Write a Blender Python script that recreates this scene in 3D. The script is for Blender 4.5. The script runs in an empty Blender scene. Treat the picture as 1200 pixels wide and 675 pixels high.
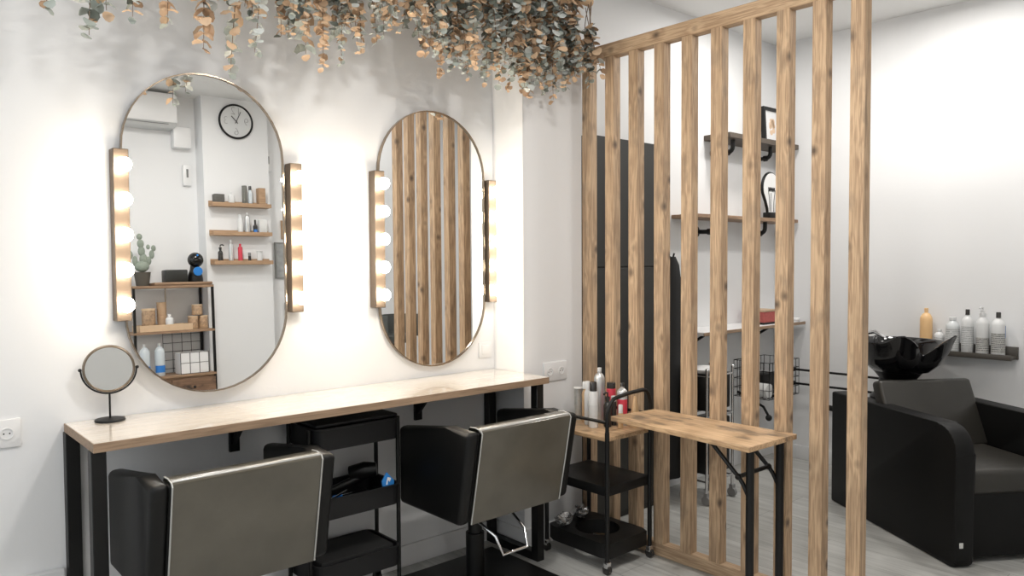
import bpy, bmesh, math, random
from mathutils import Vector, Matrix
PI = math.pi
S = bpy.context.scene
COL = S.collection

# ------------------------------------------------------------ camera, world, lights, exposure
def make_camera():
    f, yaw, pitch, roll, d = 891.105, 0.7235, 0.0357, -0.0055, 3.0273
    fw = Vector((math.sin(yaw)*math.cos(pitch), math.cos(yaw)*math.cos(pitch), -math.sin(pitch)))
    r = Vector((math.cos(yaw), -math.sin(yaw), 0)); u = r.cross(fw)
    r2 = r*math.cos(roll)+u*math.sin(roll); u2 = -r*math.sin(roll)+u*math.cos(roll)
    cam = bpy.data.cameras.new('camera'); o = bpy.data.objects.new('camera', cam); COL.objects.link(o)
    m = Matrix((r2, u2, -fw)).transposed().to_4x4(); m.translation = Vector((0, -d, 1.45))
    o.matrix_world = m
    cam.sensor_width = 36; cam.lens = f/1200*36; cam.clip_start = .02
    S.camera = o
make_camera()
S.view_settings.view_transform = 'Standard'
S.view_settings.look = 'None'
S.view_settings.gamma = 1
S.view_settings.use_curve_mapping = False
S.view_settings.exposure = 0.32
w = bpy.data.worlds.new('world'); S.world = w; w.use_nodes = True
w.node_tree.nodes['Background'].inputs[0].default_value = (.86, .93, 1, 1)
w.node_tree.nodes['Background'].inputs[1].default_value = .8

def area(name, loc, rot, sx, sy, power, col, shape='RECTANGLE'):
    l = bpy.data.lights.new(name, 'AREA'); l.shape = shape; l.size = sx
    if shape in ('RECTANGLE', 'ELLIPSE'): l.size_y = sy
    l.energy = power; l.color = col
    o = bpy.data.objects.new(name, l); COL.objects.link(o); o.location = loc; o.rotation_euler = rot
    return o
DOWNLIGHTS = [(.1, -1.5), (1.6, -1.85), (2.1, -2.45), (3.9, -3.2), (4.55, -1.5), (4.2, -.7), (-.7, -2.6)]  # added, unseen ceiling fill; only the wash chair lamp follows a wall glow
DOWN_POWER = [8, 20, 9, 3, 13, 11, 8]
for (x, y), pw in zip(DOWNLIGHTS, DOWN_POWER):
    area('downlight_fill', (x, y, 2.985), (0, 0, 0), .22, .22, pw, (1, .97, .93), 'DISK')
# fill light from the left, behind an unseen window added for it
area('left_window_fill', (-1.72, -1.9, 1.95), (0, -PI/2, 0), 1.5, 2.6, 9, (.9, .95, 1))

# ------------------------------------------------------------ materials
MATS = {}
def base(name):
    m = bpy.data.materials.new(name); m.use_nodes = True
    return m, m.node_tree.nodes, m.node_tree.links, m.node_tree.nodes['Principled BSDF']
def M(name, col, rough=.5, metal=0, coat=0, emit=None, es=0, trans=0, bump=0, bscale=200, var=0, vscale=8, alpha=1, spec=None):
    if name in MATS: return MATS[name]
    m, n, l, b = base(name)
    b.inputs['Base Color'].default_value = (*col, 1); b.inputs['Roughness'].default_value = rough
    b.inputs['Metallic'].default_value = metal; b.inputs['Coat Weight'].default_value = coat
    b.inputs['Coat Roughness'].default_value = .12
    b.inputs['Transmission Weight'].default_value = trans
    if spec is not None: b.inputs['Specular IOR Level'].default_value = spec
    if emit: b.inputs['Emission Color'].default_value = (*emit, 1); b.inputs['Emission Strength'].default_value = es
    tc = n.new('ShaderNodeTexCoord')
    if var:
        nz = n.new('ShaderNodeTexNoise'); nz.inputs['Scale'].default_value = vscale; nz.inputs['Detail'].default_value = 6
        l.new(tc.outputs['Object'], nz.inputs['Vector'])
        mx = n.new('ShaderNodeMix'); mx.data_type = 'RGBA'
        mx.inputs[6].default_value = (*[c*(1-var) for c in col], 1); mx.inputs[7].default_value = (*[min(1, c*(1+var)) for c in col], 1)
        l.new(nz.outputs['Fac'], mx.inputs[0]); l.new(mx.outputs[2], b.inputs['Base Color'])
    if bump:
        nz = n.new('ShaderNodeTexNoise'); nz.inputs['Scale'].default_value = bscale; nz.inputs['Detail'].default_value = 4
        l.new(tc.outputs['Object'], nz.inputs['Vector'])
        bp = n.new('ShaderNodeBump'); bp.inputs['Strength'].default_value = bump; bp.inputs['Distance'].default_value = .002
        l.new(nz.outputs['Fac'], bp.inputs['Height']); l.new(bp.outputs['Normal'], b.inputs['Normal'])
    MATS[name] = m
    return m
def wood(name, light, mid, dark, axis=2, scale=1.0, rough=.6, coat=0, knots=1.0, stain=.0, staincol=(.1, .09, .08)):
    """grain along an axis, with knots"""
    m, n, l, b = base(name)
    tc = n.new('ShaderNodeTexCoord'); oi = n.new('ShaderNodeObjectInfo')
    add = n.new('ShaderNodeVectorMath'); add.operation = 'MULTIPLY_ADD'
    cmb = n.new('ShaderNodeCombineXYZ')
    for i in range(3): l.new(oi.outputs['Random'], cmb.inputs[i])
    add.inputs[1].default_value = (37, 23, 51)
    l.new(cmb.outputs[0], add.inputs[0]); l.new(tc.outputs['Object'], add.inputs[2])
    def mapped(sc):
        mp = n.new('ShaderNodeMapping'); mp.inputs['Scale'].default_value = sc
        l.new(add.outputs[0], mp.inputs['Vector']); return mp.outputs[0]
    def ax(a, o):
        v = [o*scale]*3; v[axis] = a*scale; return tuple(v)
    # warp around knots
    vo = n.new('ShaderNodeTexVoronoi'); vo.inputs['Scale'].default_value = 1.0; vo.inputs['Randomness'].default_value = 1
    l.new(mapped(ax(6.5, 8)), vo.inputs['Vector'])
    kr = n.new('ShaderNodeMapRange'); kr.inputs[1].default_value = .04; kr.inputs[2].default_value = .19
    kr.inputs[3].default_value = 1; kr.inputs[4].default_value = 0
    l.new(vo.outputs['Distance'], kr.inputs[0])
    kw = n.new('ShaderNodeMapRange'); kw.inputs[1].default_value = .0; kw.inputs[2].default_value = .42
    kw.inputs[3].default_value = 1.6; kw.inputs[4].default_value = 0
    l.new(vo.outputs['Distance'], kw.inputs[0])
    g = n.new('ShaderNodeTexNoise'); g.inputs['Scale'].default_value = 1; g.inputs['Detail'].default_value = 3; g.inputs['Distortion'].default_value = .6
    l.new(mapped(ax(2.2, 34)), g.inputs['Vector'])
    ad = n.new('ShaderNodeMath'); ad.operation = 'MULTIPLY_ADD'; ad.inputs[1].default_value = 9
    l.new(g.outputs['Fac'], ad.inputs[0]); l.new(kw.outputs[0], ad.inputs[2])
    sn = n.new('ShaderNodeMath'); sn.operation = 'SINE'
    m2 = n.new('ShaderNodeMath'); m2.operation = 'MULTIPLY'; m2.inputs[1].default_value = 3.2
    l.new(ad.outputs[0], m2.inputs[0]); l.new(m2.outputs[0], sn.inputs[0])
    fg = n.new('ShaderNodeTexNoise'); fg.inputs['Scale'].default_value = 1; fg.inputs['Detail'].default_value = 5
    l.new(mapped(ax(6, 240)), fg.inputs['Vector'])
    s1 = n.new('ShaderNodeMath'); s1.operation = 'MULTIPLY_ADD'; s1.inputs[1].default_value = .12; s1.inputs[2].default_value = .0
    l.new(sn.outputs[0], s1.inputs[0])
    s2 = n.new('ShaderNodeMath'); s2.operation = 'ADD'; l.new(s1.outputs[0], s2.inputs[0]); l.new(fg.outputs['Fac'], s2.inputs[1])
    rp = n.new('ShaderNodeValToRGB'); e = rp.color_ramp.elements
    e[0].position = .3; e[0].color = (*mid, 1); e[1].position = .68; e[1].color = (*light, 1)
    l.new(s2.outputs[0], rp.inputs[0])
    mx = n.new('ShaderNodeMix'); mx.data_type = 'RGBA'; mx.inputs[7].default_value = (*dark, 1)
    km = n.new('ShaderNodeMath'); km.operation = 'MULTIPLY'; km.inputs[1].default_value = .85*knots
    l.new(kr.outputs[0], km.inputs[0]); l.new(km.outputs[0], mx.inputs[0]); l.new(rp.outputs[0], mx.inputs[6])
    # broad tone blotches of the wood stain
    bl = n.new('ShaderNodeTexNoise'); bl.inputs['Scale'].default_value = 1; bl.inputs['Detail'].default_value = 4
    l.new(mapped(ax(3, 9)), bl.inputs['Vector'])
    br = n.new('ShaderNodeMapRange'); br.inputs[1].default_value = .42; br.inputs[2].default_value = .72; br.inputs[3].default_value = 0; br.inputs[4].default_value = .28
    l.new(bl.outputs['Fac'], br.inputs[0])
    mx2 = n.new('ShaderNodeMix'); mx2.data_type = 'RGBA'; mx2.inputs[7].default_value = (*[(a+c)/2 for a, c in zip(mid, dark)], 1)
    l.new(br.outputs[0], mx2.inputs[0]); l.new(mx.outputs[2], mx2.inputs[6])
    out = mx2.outputs[2]
    if stain:
        b3 = n.new('ShaderNodeTexNoise'); b3.inputs['Scale'].default_value = 1; b3.inputs['Detail'].default_value = 5
        l.new(mapped(ax(7, 16)), b3.inputs['Vector'])
        r3 = n.new('ShaderNodeMapRange'); r3.inputs[1].default_value = .56; r3.inputs[2].default_value = .68; r3.inputs[3].default_value = 0; r3.inputs[4].default_value = stain
        l.new(b3.outputs['Fac'], r3.inputs[0])
        mx3 = n.new('ShaderNodeMix'); mx3.data_type = 'RGBA'; mx3.inputs[7].default_value = (*staincol, 1)
        l.new(r3.outputs[0], mx3.inputs[0]); l.new(out, mx3.inputs[6]); out = mx3.outputs[2]
    l.new(out, b.inputs['Base Color'])
    b.inputs['Roughness'].default_value = rough; b.inputs['Coat Weight'].default_value = coat; b.inputs['Coat Roughness'].default_value = .03
    bp = n.new('ShaderNodeBump'); bp.inputs['Strength'].default_value = .3; bp.inputs['Distance'].default_value = .002
    l.new(s2.outputs[0], bp.inputs['Height']); l.new(bp.outputs['Normal'], b.inputs['Normal'])
    MATS[name] = m
    return m
WALL = M('wall_paint', (.80, .805, .81), .85, bump=.15, bscale=60)
CEIL = M('ceiling_paint', (.82, .82, .81), .9)
TRIM = M('trim_white', (.78, .785, .79), .45)
BLACK = M('black_metal', (.005, .005, .005), .45, spec=.35)
BLACKP = M('black_plastic', (.006, .006, .006), .35, spec=.4)
TRAY = M('black_tray', (.010, .010, .011), .5, spec=.35, bump=.2, bscale=300)
CHROME = M('chrome', (.75, .75, .76), .12, 1)
WHITEP = M('white_plastic', (.8, .8, .8), .35)
LEATH = M('black_leatherette', (.004, .004, .004), .42, spec=.32, bump=.15, bscale=500)
WASHL = M('wash_leatherette', (.003, .003, .003), .5, spec=.25, bump=.15, bscale=500)
SEATG = M('grey_leatherette', (.028, .026, .022), .38, bump=.1, bscale=400)
TAUPE = M('taupe_cover', (.085, .077, .060), .3, coat=.6, var=.35, vscale=7, bump=.3, bscale=14)
FILM = M('clear_film_edge', (.42, .42, .40), .25, .1, coat=.8)
BRASS = M('brushed_brass', (.36, .29, .22), .2, 1)
GUN = M('brushed_bronze', (.13, .10, .075), .5, .6)
MIRROR = M('mirror_glass', (.93, .94, .94), .0, 1)
CERAM = M('black_ceramic', (.006, .006, .007), .06, coat=.5)
PINE = wood('stained_pine', (.61, .435, .275), (.345, .225, .135), (.045, .028, .02), axis=2, stain=.35, staincol=(.17, .13, .095))  # stain blotches, partly standing in for weaker light low on the posts
PINEX = wood('stained_pine_beam', (.60, .43, .275), (.36, .235, .14), (.045, .028, .02), axis=1)
TABLEW = wood('rustic_tabletop', (.64, .44, .26), (.42, .27, .15), (.08, .045, .03), axis=1, scale=.8, rough=.5, stain=.7, staincol=(.09, .07, .055), knots=.6)
COUNTER = wood('pale_laminate', (.78, .72, .64), (.69, .62, .54), (.5, .41, .33), axis=0, rough=.09, coat=1.0, knots=.15, scale=.7)
EDGEW = wood('laminate_edge', (.38, .26, .17), (.24, .16, .10), (.10, .07, .05), axis=0, rough=.5, knots=.2)
SHELFW = wood('shelf_wood', (.36, .23, .14), (.22, .135, .08), (.07, .045, .03), axis=0, rough=.55, knots=.5)
RUST = wood('rustic_drawer', (.26, .15, .09), (.15, .085, .05), (.03, .02, .015), axis=0, rough=.6, stain=.9, staincol=(.03, .022, .018))

def floor_mat():
    m, n, l, b = base('pale_grey_planks')
    tc = n.new('ShaderNodeTexCoord')
    mp = n.new('ShaderNodeMapping'); mp.inputs['Rotation'].default_value = (0, 0, PI/2)
    l.new(tc.outputs['Object'], mp.inputs['Vector'])
    br = n.new('ShaderNodeTexBrick'); br.inputs['Scale'].default_value = 1; br.inputs['Brick Width'].default_value = 1.2
    br.inputs['Row Height'].default_value = .19; br.inputs['Mortar Size'].default_value = .0015; br.offset = .37
    br.inputs['Color1'].default_value = (.42, .42, .40, 1); br.inputs['Color2'].default_value = (.50, .50, .48, 1); br.inputs['Mortar'].default_value = (.22, .22, .21, 1)
    l.new(mp.outputs[0], br.inputs['Vector'])
    m2 = n.new('ShaderNodeMapping'); m2.inputs['Scale'].default_value = (28, 2.5, 1); l.new(tc.outputs['Object'], m2.inputs['Vector'])
    nz = n.new('ShaderNodeTexNoise'); nz.inputs['Scale'].default_value = 1; nz.inputs['Detail'].default_value = 7; nz.inputs['Distortion'].default_value = 1
    l.new(m2.outputs[0], nz.inputs['Vector'])
    rp = n.new('ShaderNodeMapRange'); rp.inputs[1].default_value = .3; rp.inputs[2].default_value = .7; rp.inputs[3].default_value = .78; rp.inputs[4].default_value = 1.12
    l.new(nz.outputs['Fac'], rp.inputs[0])
    mx = n.new('ShaderNodeMix'); mx.data_type = 'RGBA'; mx.blend_type = 'MULTIPLY'; mx.inputs[0].default_value = 1
    l.new(br.outputs['Color'], mx.inputs[6]); l.new(rp.outputs[0], mx.inputs[7]); l.new(mx.outputs[2], b.inputs['Base Color'])
    b.inputs['Roughness'].default_value = .42
    return m
FLOOR = floor_mat()

# ------------------------------------------------------------ mesh helpers
def nb(): return bmesh.new()
def xf(bm, vs, mat):
    bmesh.ops.transform(bm, matrix=mat, verts=vs)
def box(bm, x0, x1, y0, y1, z0, z1, bev=0, seg=2):
    r = bmesh.ops.create_cube(bm, size=1)
    vs = r['verts']
    xf(bm, vs, Matrix.Translation(((x0+x1)/2, (y0+y1)/2, (z0+z1)/2)) @ Matrix.Diagonal((abs(x1-x0), abs(y1-y0), abs(z1-z0), 1)))
    if bev:
        es = {e for v in vs for e in v.link_edges}
        r = bmesh.ops.bevel(bm, geom=list(es), offset=bev, segments=seg, affect='EDGES', profile=.5)
        vs = list({v for f in r['faces'] for v in f.verts} | {v for v in vs if v.is_valid})
    return [v for v in vs if v.is_valid]
def cyl(bm, a, b_, r1, r2=None, seg=20, cap=True):
    a, b_ = Vector(a), Vector(b_); d = b_-a
    r = bmesh.ops.create_cone(bm, cap_ends=cap, segments=seg, radius1=r1, radius2=r1 if r2 is None else r2, depth=d.length)
    xf(bm, r['verts'], Matrix.Translation((a+b_)/2) @ d.to_track_quat('Z', 'Y').to_matrix().to_4x4())
    return r['verts']
def sph(bm, c, r, sx=1, sy=1, sz=1, u=20, v=12):
    q = bmesh.ops.create_uvsphere(bm, u_segments=u, v_segments=v, radius=r)
    xf(bm, q['verts'], Matrix.Translation(c) @ Matrix.Diagonal((sx, sy, sz, 1)))
    return q['verts']
def tube(bm, pts, r, seg=10, closed=False):
    pts = [Vector(p) for p in pts]; n = len(pts); rings = []
    prev = None
    for i, p in enumerate(pts):
        if closed: t = (pts[(i+1) % n]-pts[i-1]).normalized()
        else: t = ((pts[min(i+1, n-1)]-pts[max(i-1, 0)])).normalized()
        if prev is None:
            up = Vector((0, 0, 1)) if abs(t.z) < .9 else Vector((1, 0, 0))
            nx = t.cross(up).normalized()
        else:
            nx = (prev - t*prev.dot(t)).normalized()
        prev = nx; ny = t.cross(nx)
        rr = r[i] if isinstance(r, (list, tuple)) else r
        rings.append([bm.verts.new(p + nx*rr*math.cos(k*2*PI/seg) + ny*rr*math.sin(k*2*PI/seg)) for k in range(seg)])
    m = n if closed else n-1
    for i in range(m):
        A, B = rings[i], rings[(i+1) % n]
        for k in range(seg): bm.faces.new((A[k], A[(k+1) % seg], B[(k+1) % seg], B[k]))
    if not closed:
        bm.faces.new(rings[0][::-1]); bm.faces.new(rings[-1])
def lathe(bm, c, prof, seg=24):
    """prof: (r, z) bottom to top"""
    c = Vector(c); rings = []
    for r, z in prof:
        rings.append([bm.verts.new(c+Vector((max(r, 1e-4)*math.cos(k*2*PI/seg), max(r, 1e-4)*math.sin(k*2*PI/seg), z))) for k in range(seg)])
    for A, B in zip(rings, rings[1:]):
        for k in range(seg): bm.faces.new((A[k], A[(k+1) % seg], B[(k+1) % seg], B[k]))
    bm.faces.new(rings[0][::-1]); bm.faces.new(rings[-1])
def prism(bm, poly, axis, a, b_, bev=0, seg=2):
    """poly: 2D points in the two other axes (in order), extruded along axis from a to b"""
    def P(p, t):
        v = list(p); v.insert(axis, t); return Vector(v)
    A = [bm.verts.new(P(p, a)) for p in poly]; B = [bm.verts.new(P(p, b_)) for p in poly]
    n = len(poly)
    fs = [bm.faces.new(A[::-1]), bm.faces.new(B)]
    for k in range(n): fs.append(bm.faces.new((A[k], A[(k+1) % n], B[(k+1) % n], B[k])))
    if bev:
        es = {e for f in fs for e in f.edges}
        bmesh.ops.bevel(bm, geom=list(es), offset=bev, segments=seg, affect='EDGES', profile=.5)
def arc(cx, cy, r, a0, a1, n):
    return [(cx+r*math.cos(a0+(a1-a0)*i/n), cy+r*math.sin(a0+(a1-a0)*i/n)) for i in range(n+1)]
def obj(name, bm, mat, parent=None, smooth=True, loc=None, rot=None):
    bmesh.ops.recalc_face_normals(bm, faces=bm.faces)
    me = bpy.data.meshes.new(name); bm.to_mesh(me); bm.free()
    if smooth and len(me.polygons):
        me.polygons.foreach_set('use_smooth', [True]*len(me.polygons)); me.set_sharp_from_angle(angle=math.radians(38))
    for mt in (mat if isinstance(mat, list) else [mat]): me.materials.append(mt)
    o = bpy.data.objects.new(name, me); COL.objects.link(o)
    if parent: o.parent = parent
    if loc: o.location = loc
    if rot: o.rotation_euler = rot
    return o
def thing(name, label, cat, loc=(0, 0, 0), rz=0, group=None, rot=None):
    o = bpy.data.objects.new(name, None); COL.objects.link(o); o.location = loc
    o.rotation_euler = rot if rot else (0, 0, rz)
    o.empty_display_size = .05
    o['label'] = label; o['category'] = cat
    if group: o['group'] = group
    return o
def tag(o, label, cat, group=None, kind=None):
    o['label'] = label; o['category'] = cat
    if group: o['group'] = group
    if kind: o['kind'] = kind
    return o
def struct(name, bm, mat, parent=None):
    o = obj(name, bm, mat, parent)
    if parent is None: o['kind'] = 'structure'
    return o
def dup(root, loc=None, label=None, group=None, rot=None):
    r = root.copy(); COL.objects.link(r)
    if loc is not None: r.location = loc
    if rot is not None: r.rotation_euler = rot
    if label: r['label'] = label
    if group: r['group'] = group
    for ch in list(root.children):
        c = ch.copy(); COL.objects.link(c); c.parent = r
        for g in list(ch.children):
            d = g.copy(); COL.objects.link(d); d.parent = c
    return r

# ------------------------------------------------------------ the room
H = 3.02; XR = 5.2; YF = -3.67; XL = -1.6
def sbox(name, *a, mat=WALL, bev=0):
    bm = nb(); box(bm, *a, bev=bev); return struct(name, bm, mat)
sbox('floor', XL-.1, XR+.1, YF-.1, .1, -.1, 0, mat=FLOOR)
sbox('ceiling', XL-.1, XR+.1, YF-.1, .1, H, H+.1, mat=CEIL)
sbox('wall_mirror_side', XL-.1, 2.545, 0, .1, 0, H)
sbox('wall_pier', 2.545, 2.967, -.231, .1, 0, H)
sbox('wall_alcove', 2.967, XR+.1, -.08, .1, 0, H)
sbox('wall_right', XR, XR+.1, YF-.1, -.08, 0, H)
sbox('wall_front', XL-.1, XR, YF-.1, YF, 0, H)
sbox('wall_chimney', 2.30, 2.87, YF, -3.5, 0, H)
bm = nb()                                            # left wall around the added window opening
box(bm, XL-.1, XL, YF, -3.25, 0, H); box(bm, XL-.1, XL, -.55, 0, 0, H)
box(bm, XL-.1, XL, -3.25, -.55, 0, .35); box(bm, XL-.1, XL, -3.25, -.55, 2.65, H)
struct('wall_left', bm, WALL)
bm = nb()
for y in (-3.25, -2.36, -1.46, -.6): box(bm, XL-.09, XL-.02, y, y+.05, .35, 2.65)
box(bm, XL-.09, XL-.02, -3.25, -.55, .35, .41); box(bm, XL-.09, XL-.02, -3.25, -.55, 2.59, 2.65)
struct('added_window_1', bm, TRIM)  # unseen window frame, added to go with the fill from the left
def skirting(name, *a):
    bm = nb(); box(bm, *a, bev=.003); struct(name, bm, TRIM)
skirting('baseboard_mirror_side', XL, 2.53, -.016, 0, 0, .1)
skirting('baseboard_pier_side', 2.529, 2.545, -.247, 0, 0, .1)
skirting('baseboard_pier_front', 2.529, 2.967, -.247, -.231, 0, .1)
skirting('baseboard_right', XR-.016, XR, -3.6, -.25, 0, .1)
skirting('baseboard_front', XL, 2.3, YF, YF+.016, 0, .1)
sbox('trim_1', XR-.02, XR, -1.76, -1.68, 0, H, mat=TRIM, bev=.004)
# pale service duct low on the mirror wall beside the counter
sbox('trim_2', -.3, .56, -.03, 0, .10, .385, mat=TRIM, bev=.006)

# ------------------------------------------------------------ slatted partition
t = thing('slatted_partition', 'open partition of tall brown stained pine posts standing beside the folding table', 'partition', (2.968, -.99, 0))
def lbox(name, mat, parent, *a, bev=.002):
    bm = nb(); box(bm, *a, bev=bev, seg=1); return obj(name, bm, mat, parent)
py0 = [-.234, -.395, -.550, -.709, -.868, -1.028, -1.192, -1.350, -1.507, -1.662]
for y in py0:
    lbox('post', PINE, t, 0, .055, y+.99-.058, y+.99, .06, 2.488)
lbox('top_beam', PINEX, t, -.001, .056, -1.72+.99-.03, -.233+.99, 2.487, 2.557, bev=.004)
lbox('bottom_rail', PINEX, t, -.001, .056, -1.72+.99-.03, -.25+.99, 0, .062, bev=.003)

# ------------------------------------------------------------ black wardrobe and things behind the partition
t = thing('wardrobe', 'tall flat black cabinet against the wall behind the left partition posts', 'cabinet', (3.32, -.185, 0))
DG = M('wardrobe_black', (.024, .023, .020), .55)
lbox('body', DG, t, -.32, .32, -.06, .08, 0, 2.12)
lbox('upper_door', DG, t, -.318, .318, -.075, -.06, 1.415, 2.12)
lbox('lower_door', DG, t, -.318, .318, -.075, -.06, .04, 1.408)
# black gown hanging from a hook
bm = nb(); N = 28
rows = [(1.47, .02), (1.42, .045), (1.30, .065), (1.1, .10), (.9, .125), (.7, .13), (.45, .132), (.2, .135), (.12, .135)]
vr = []
for z, hw in rows:
    ring = []
    for k in range(N):
        a = 2*PI*k/N; fold = 1+.12*math.sin(7*a+z*2)*min(1, (1.5-z)*1.5)
        ring.append(bm.verts.new((hw*math.cos(a)*fold, .045*math.sin(a)*fold*min(1, hw/.06), z)))
    vr.append(ring)
for A, B in zip(vr, vr[1:]):
    for k in range(N): bm.faces.new((A[k], A[(k+1) % N], B[(k+1) % N], B[k]))
bm.faces.new(vr[0]); bm.faces.new(vr[-1])
g = obj('gown', bm, M('black_cloth', (.01, .01, .01), .85), loc=(3.80, -.205, 0))
tag(g, 'black salon gown hanging beside the tall black cabinet', 'gown')
t = thing('coat_hook', 'small black wall hook holding the black gown', 'hook', (3.80, -.08, 1.48))
bm = nb(); box(bm, -.02, .02, -.01, 0, -.03, .03, bev=.003); obj('back_plate', bm, BLACK, t)
bm = nb(); tube(bm, [(0, -.01, 0), (0, -.1, -.01), (0, -.125, -.02), (0, -.135, .01)], .006); obj('hook_arm', bm, BLACK, t)

# chrome garment trolley with black boxes
t = thing('chrome_trolley', 'chrome wheeled rack holding black boxes under the white worktop', 'trolley', (3.93, -.375, 0))
for sx in (-.135, .135):
    for sy in (-.08, .08):
        bm = nb(); cyl(bm, (sx, sy, .07), (sx, sy, .80), .009); sph(bm, (sx, sy, .80), .011); o = obj('pole', bm, CHROME, t)
        bm = nb(); cyl(bm, (sx-.012, sy, .028), (sx+.012, sy, .028), .028); box(bm, sx-.016, sx+.016, sy-.012, sy+.012, .05, .075)
        obj('caster', bm, M('grey_rubber', (.25, .25, .25), .4), t)
for z in (.135, .52, .76):
    bm = nb()
    for sy in (-.08, .08): cyl(bm, (-.135, sy, z), (.135, sy, z), .006)
    for sx in (-.135, .135): cyl(bm, (sx, -.08, z), (sx, .08, z), .006)
    obj('rail', bm, CHROME, t)
for z0, z1 in ((.16, .50), (.54, .765)):
    bm = nb(); box(bm, -.12, .12, -.075, .075, z0+.012, z1, bev=.01); obj('storage_box', bm, BLACKP, t)
bm = nb(); lathe(bm, (0, 0, 0), [(.05, 0), (.09, .012), (.115, .03), (.118, .034), (.11, .03), (.05, .008)])
tag(obj('white_dish', bm, WHITEP, loc=(3.88, -.375, .767)), 'shallow white dish on top of the black boxes behind the posts', 'dish')

# wall shelves of the alcove
def shelf(name, label, x0, x1, y0, z, th, mat):
    t = thing(name, label, 'shelf', ((x0+x1)/2, -.08, z)); hw = (x1-x0)/2
    lbox('board', mat, t, -hw, hw, y0+.08, 0, -th, 0, bev=.003)
    return t
DKW = M('dark_shelf_wood', (.085, .065, .048), .5, var=.3, vscale=20)
def pipe_bracket(t, x, zt):
    bm = nb(); cyl(bm, (x, 0, zt-.075), (x, -.012, zt-.075), .038)
    pts = [(x, -.01, zt-.075), (x, -.06, zt-.078), (x, -.115, zt-.078)] + [(x, -.115-.035*math.sin(a), zt-.043-.035*math.cos(a)) for a in (.4, .8, 1.2, 1.57)] + [(x, -.15, zt-.0)]
    tube(bm, pts, .014, 12); cyl(bm, (x, -.1, zt-.078), (x, -.122, zt-.078), .02)
    obj('pipe_bracket', bm, BLACK, t)
t = shelf('wall_shelf', 'dark pipe-bracket shelf highest on the wall behind the partition, with framed picture', 4.3, 5.18, -.28, 2.27, .035, DKW)
for x in (-.33, .14): pipe_bracket(t, x, -.036)
t = shelf('wall_shelf', 'brown pipe-bracket shelf behind the partition carrying the bulb sign', 3.95, 5.18, -.28, 1.735, .025, SHELFW)
for x in (-.36, .25): pipe_bracket(t, x, -.026)
t = shelf('worktop', 'long white bracketed worktop low on the wall behind the partition', 3.95, 5.18, -.33, 1.005, .022, WHITEP)
lbox('front_edge', EDGEW, t, -.625, .625, -.257, -.25, -.022, -.001)
for x in (-.50, .26):
    bm = nb(); box(bm, x-.02, x+.02, -.012, 0, -.15, -.023); box(bm, x-.02, x+.02, -.2, -.012, -.033, -.023)
    prism(bm, [(-.18, -.033), (-.155, -.033), (-.012, -.115), (-.012, -.14)], 0, x-.008, x+.008); obj('bracket', bm, BLACK, t)
# framed picture on the upper shelf
t = thing('framed_picture', 'small black framed floral print leaning on the top shelf', 'picture', (4.98, -.17, 2.271), rot=(-.06, 0, 0))
bm = nb(); box(bm, -.115, .115, -.03, 0, 0, .022); box(bm, -.115, .115, -.03, 0, .228, .25); box(bm, -.115, -.093, -.03, 0, .022, .228); box(bm, .093, .115, -.03, 0, .022, .228)
obj('frame', bm, BLACK, t)
lbox('mat_board', WHITEP, t, -.095, .095, -.018, -.006, .02, .23, bev=0)
bm = nb(); random.seed(3)
for k in range(9):
    a = k*.9; r = .012+.03*random.random(); cyl(bm, (r*math.cos(a), -.018, .125+r*1.2*math.sin(a)), (r*math.cos(a), -.0195, .125+r*1.2*math.sin(a)), .014+.01*random.random(), seg=12)
obj('print', bm, M('print_tan', (.75, .55, .38), .6), t)
# bulb-shaped sign
t = thing('bulb_sign', 'white light bulb shaped sign outlined in black on the middle shelf', 'sign', (4.93, -.2, 1.736))
out = [(-.035, .045), (-.04, .075), (-.062, .12), (-.09, .165)] + arc(0, .215, .105, PI*1.12, -PI*.12, 18) + [(.09, .165), (.062, .12), (.04, .075), (.035, .045)]
bm = nb(); prism(bm, out, 1, -.012, .012); obj('face', bm, M('sign_white', (.85, .85, .84), .4), t)
bm = nb(); tube(bm, [(x, 0, z) for x, z in out], .011, 8, closed=True); obj('outline', bm, BLACK, t)
bm = nb(); box(bm, -.045, .045, -.03, .03, 0, .045, bev=.006); obj('socket_base', bm, BLACK, t)
bm = nb()
tube(bm, [(-.025, -.014, .05), (-.03, -.014, .13), (-.045, -.014, .2)], .002, 6); tube(bm, [(.025, -.014, .05), (.03, -.014, .13), (.045, -.014, .2)], .002, 6)
tube(bm, [(-.045+.09*i/30, -.014, .205+.016*math.sin(i*1.25)) for i in range(31)], .002, 6)
tube(bm, [(-.005, -.014, .05), (-.012, -.014, .12), (-.008, -.014, .18)], .0015, 6)
obj('filament', bm, BLACK, t)
# red box, hair dryer on the worktop
t = thing('storage_box', 'red lidded box with wooden side on the white worktop', 'box', (4.78, -.22, 1.006))
lbox('box_body', M('faded_red', (.42, .09, .08), .6, var=.3, vscale=60), t, -.08, .08, -.07, .07, .012, .085); lbox('base_tray', BLACK, t, -.085, .085, -.075, .075, 0, .012)
lbox('lid', M('tan_card', (.5, .36, .24), .6), t, -.083, .083, -.073, .073, .085, .10)
t = thing('hair_dryer', 'small black and white hair dryer lying on the worktop end', 'hair dryer', (5.06, -.25, 1.006))
bm = nb(); tube(bm, [(-.07, 0, .035), (-.02, 0, .035), (.03, 0, .035), (.05, 0, .035)], [.02, .03, .034, .026], 14); obj('barrel', bm, BLACKP, t)
bm = nb(); tube(bm, [(.02, -.01, .03), (.035, -.04, .018), (.04, -.09, .015)], .014, 10); obj('handle', bm, WHITEP, t)

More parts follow.
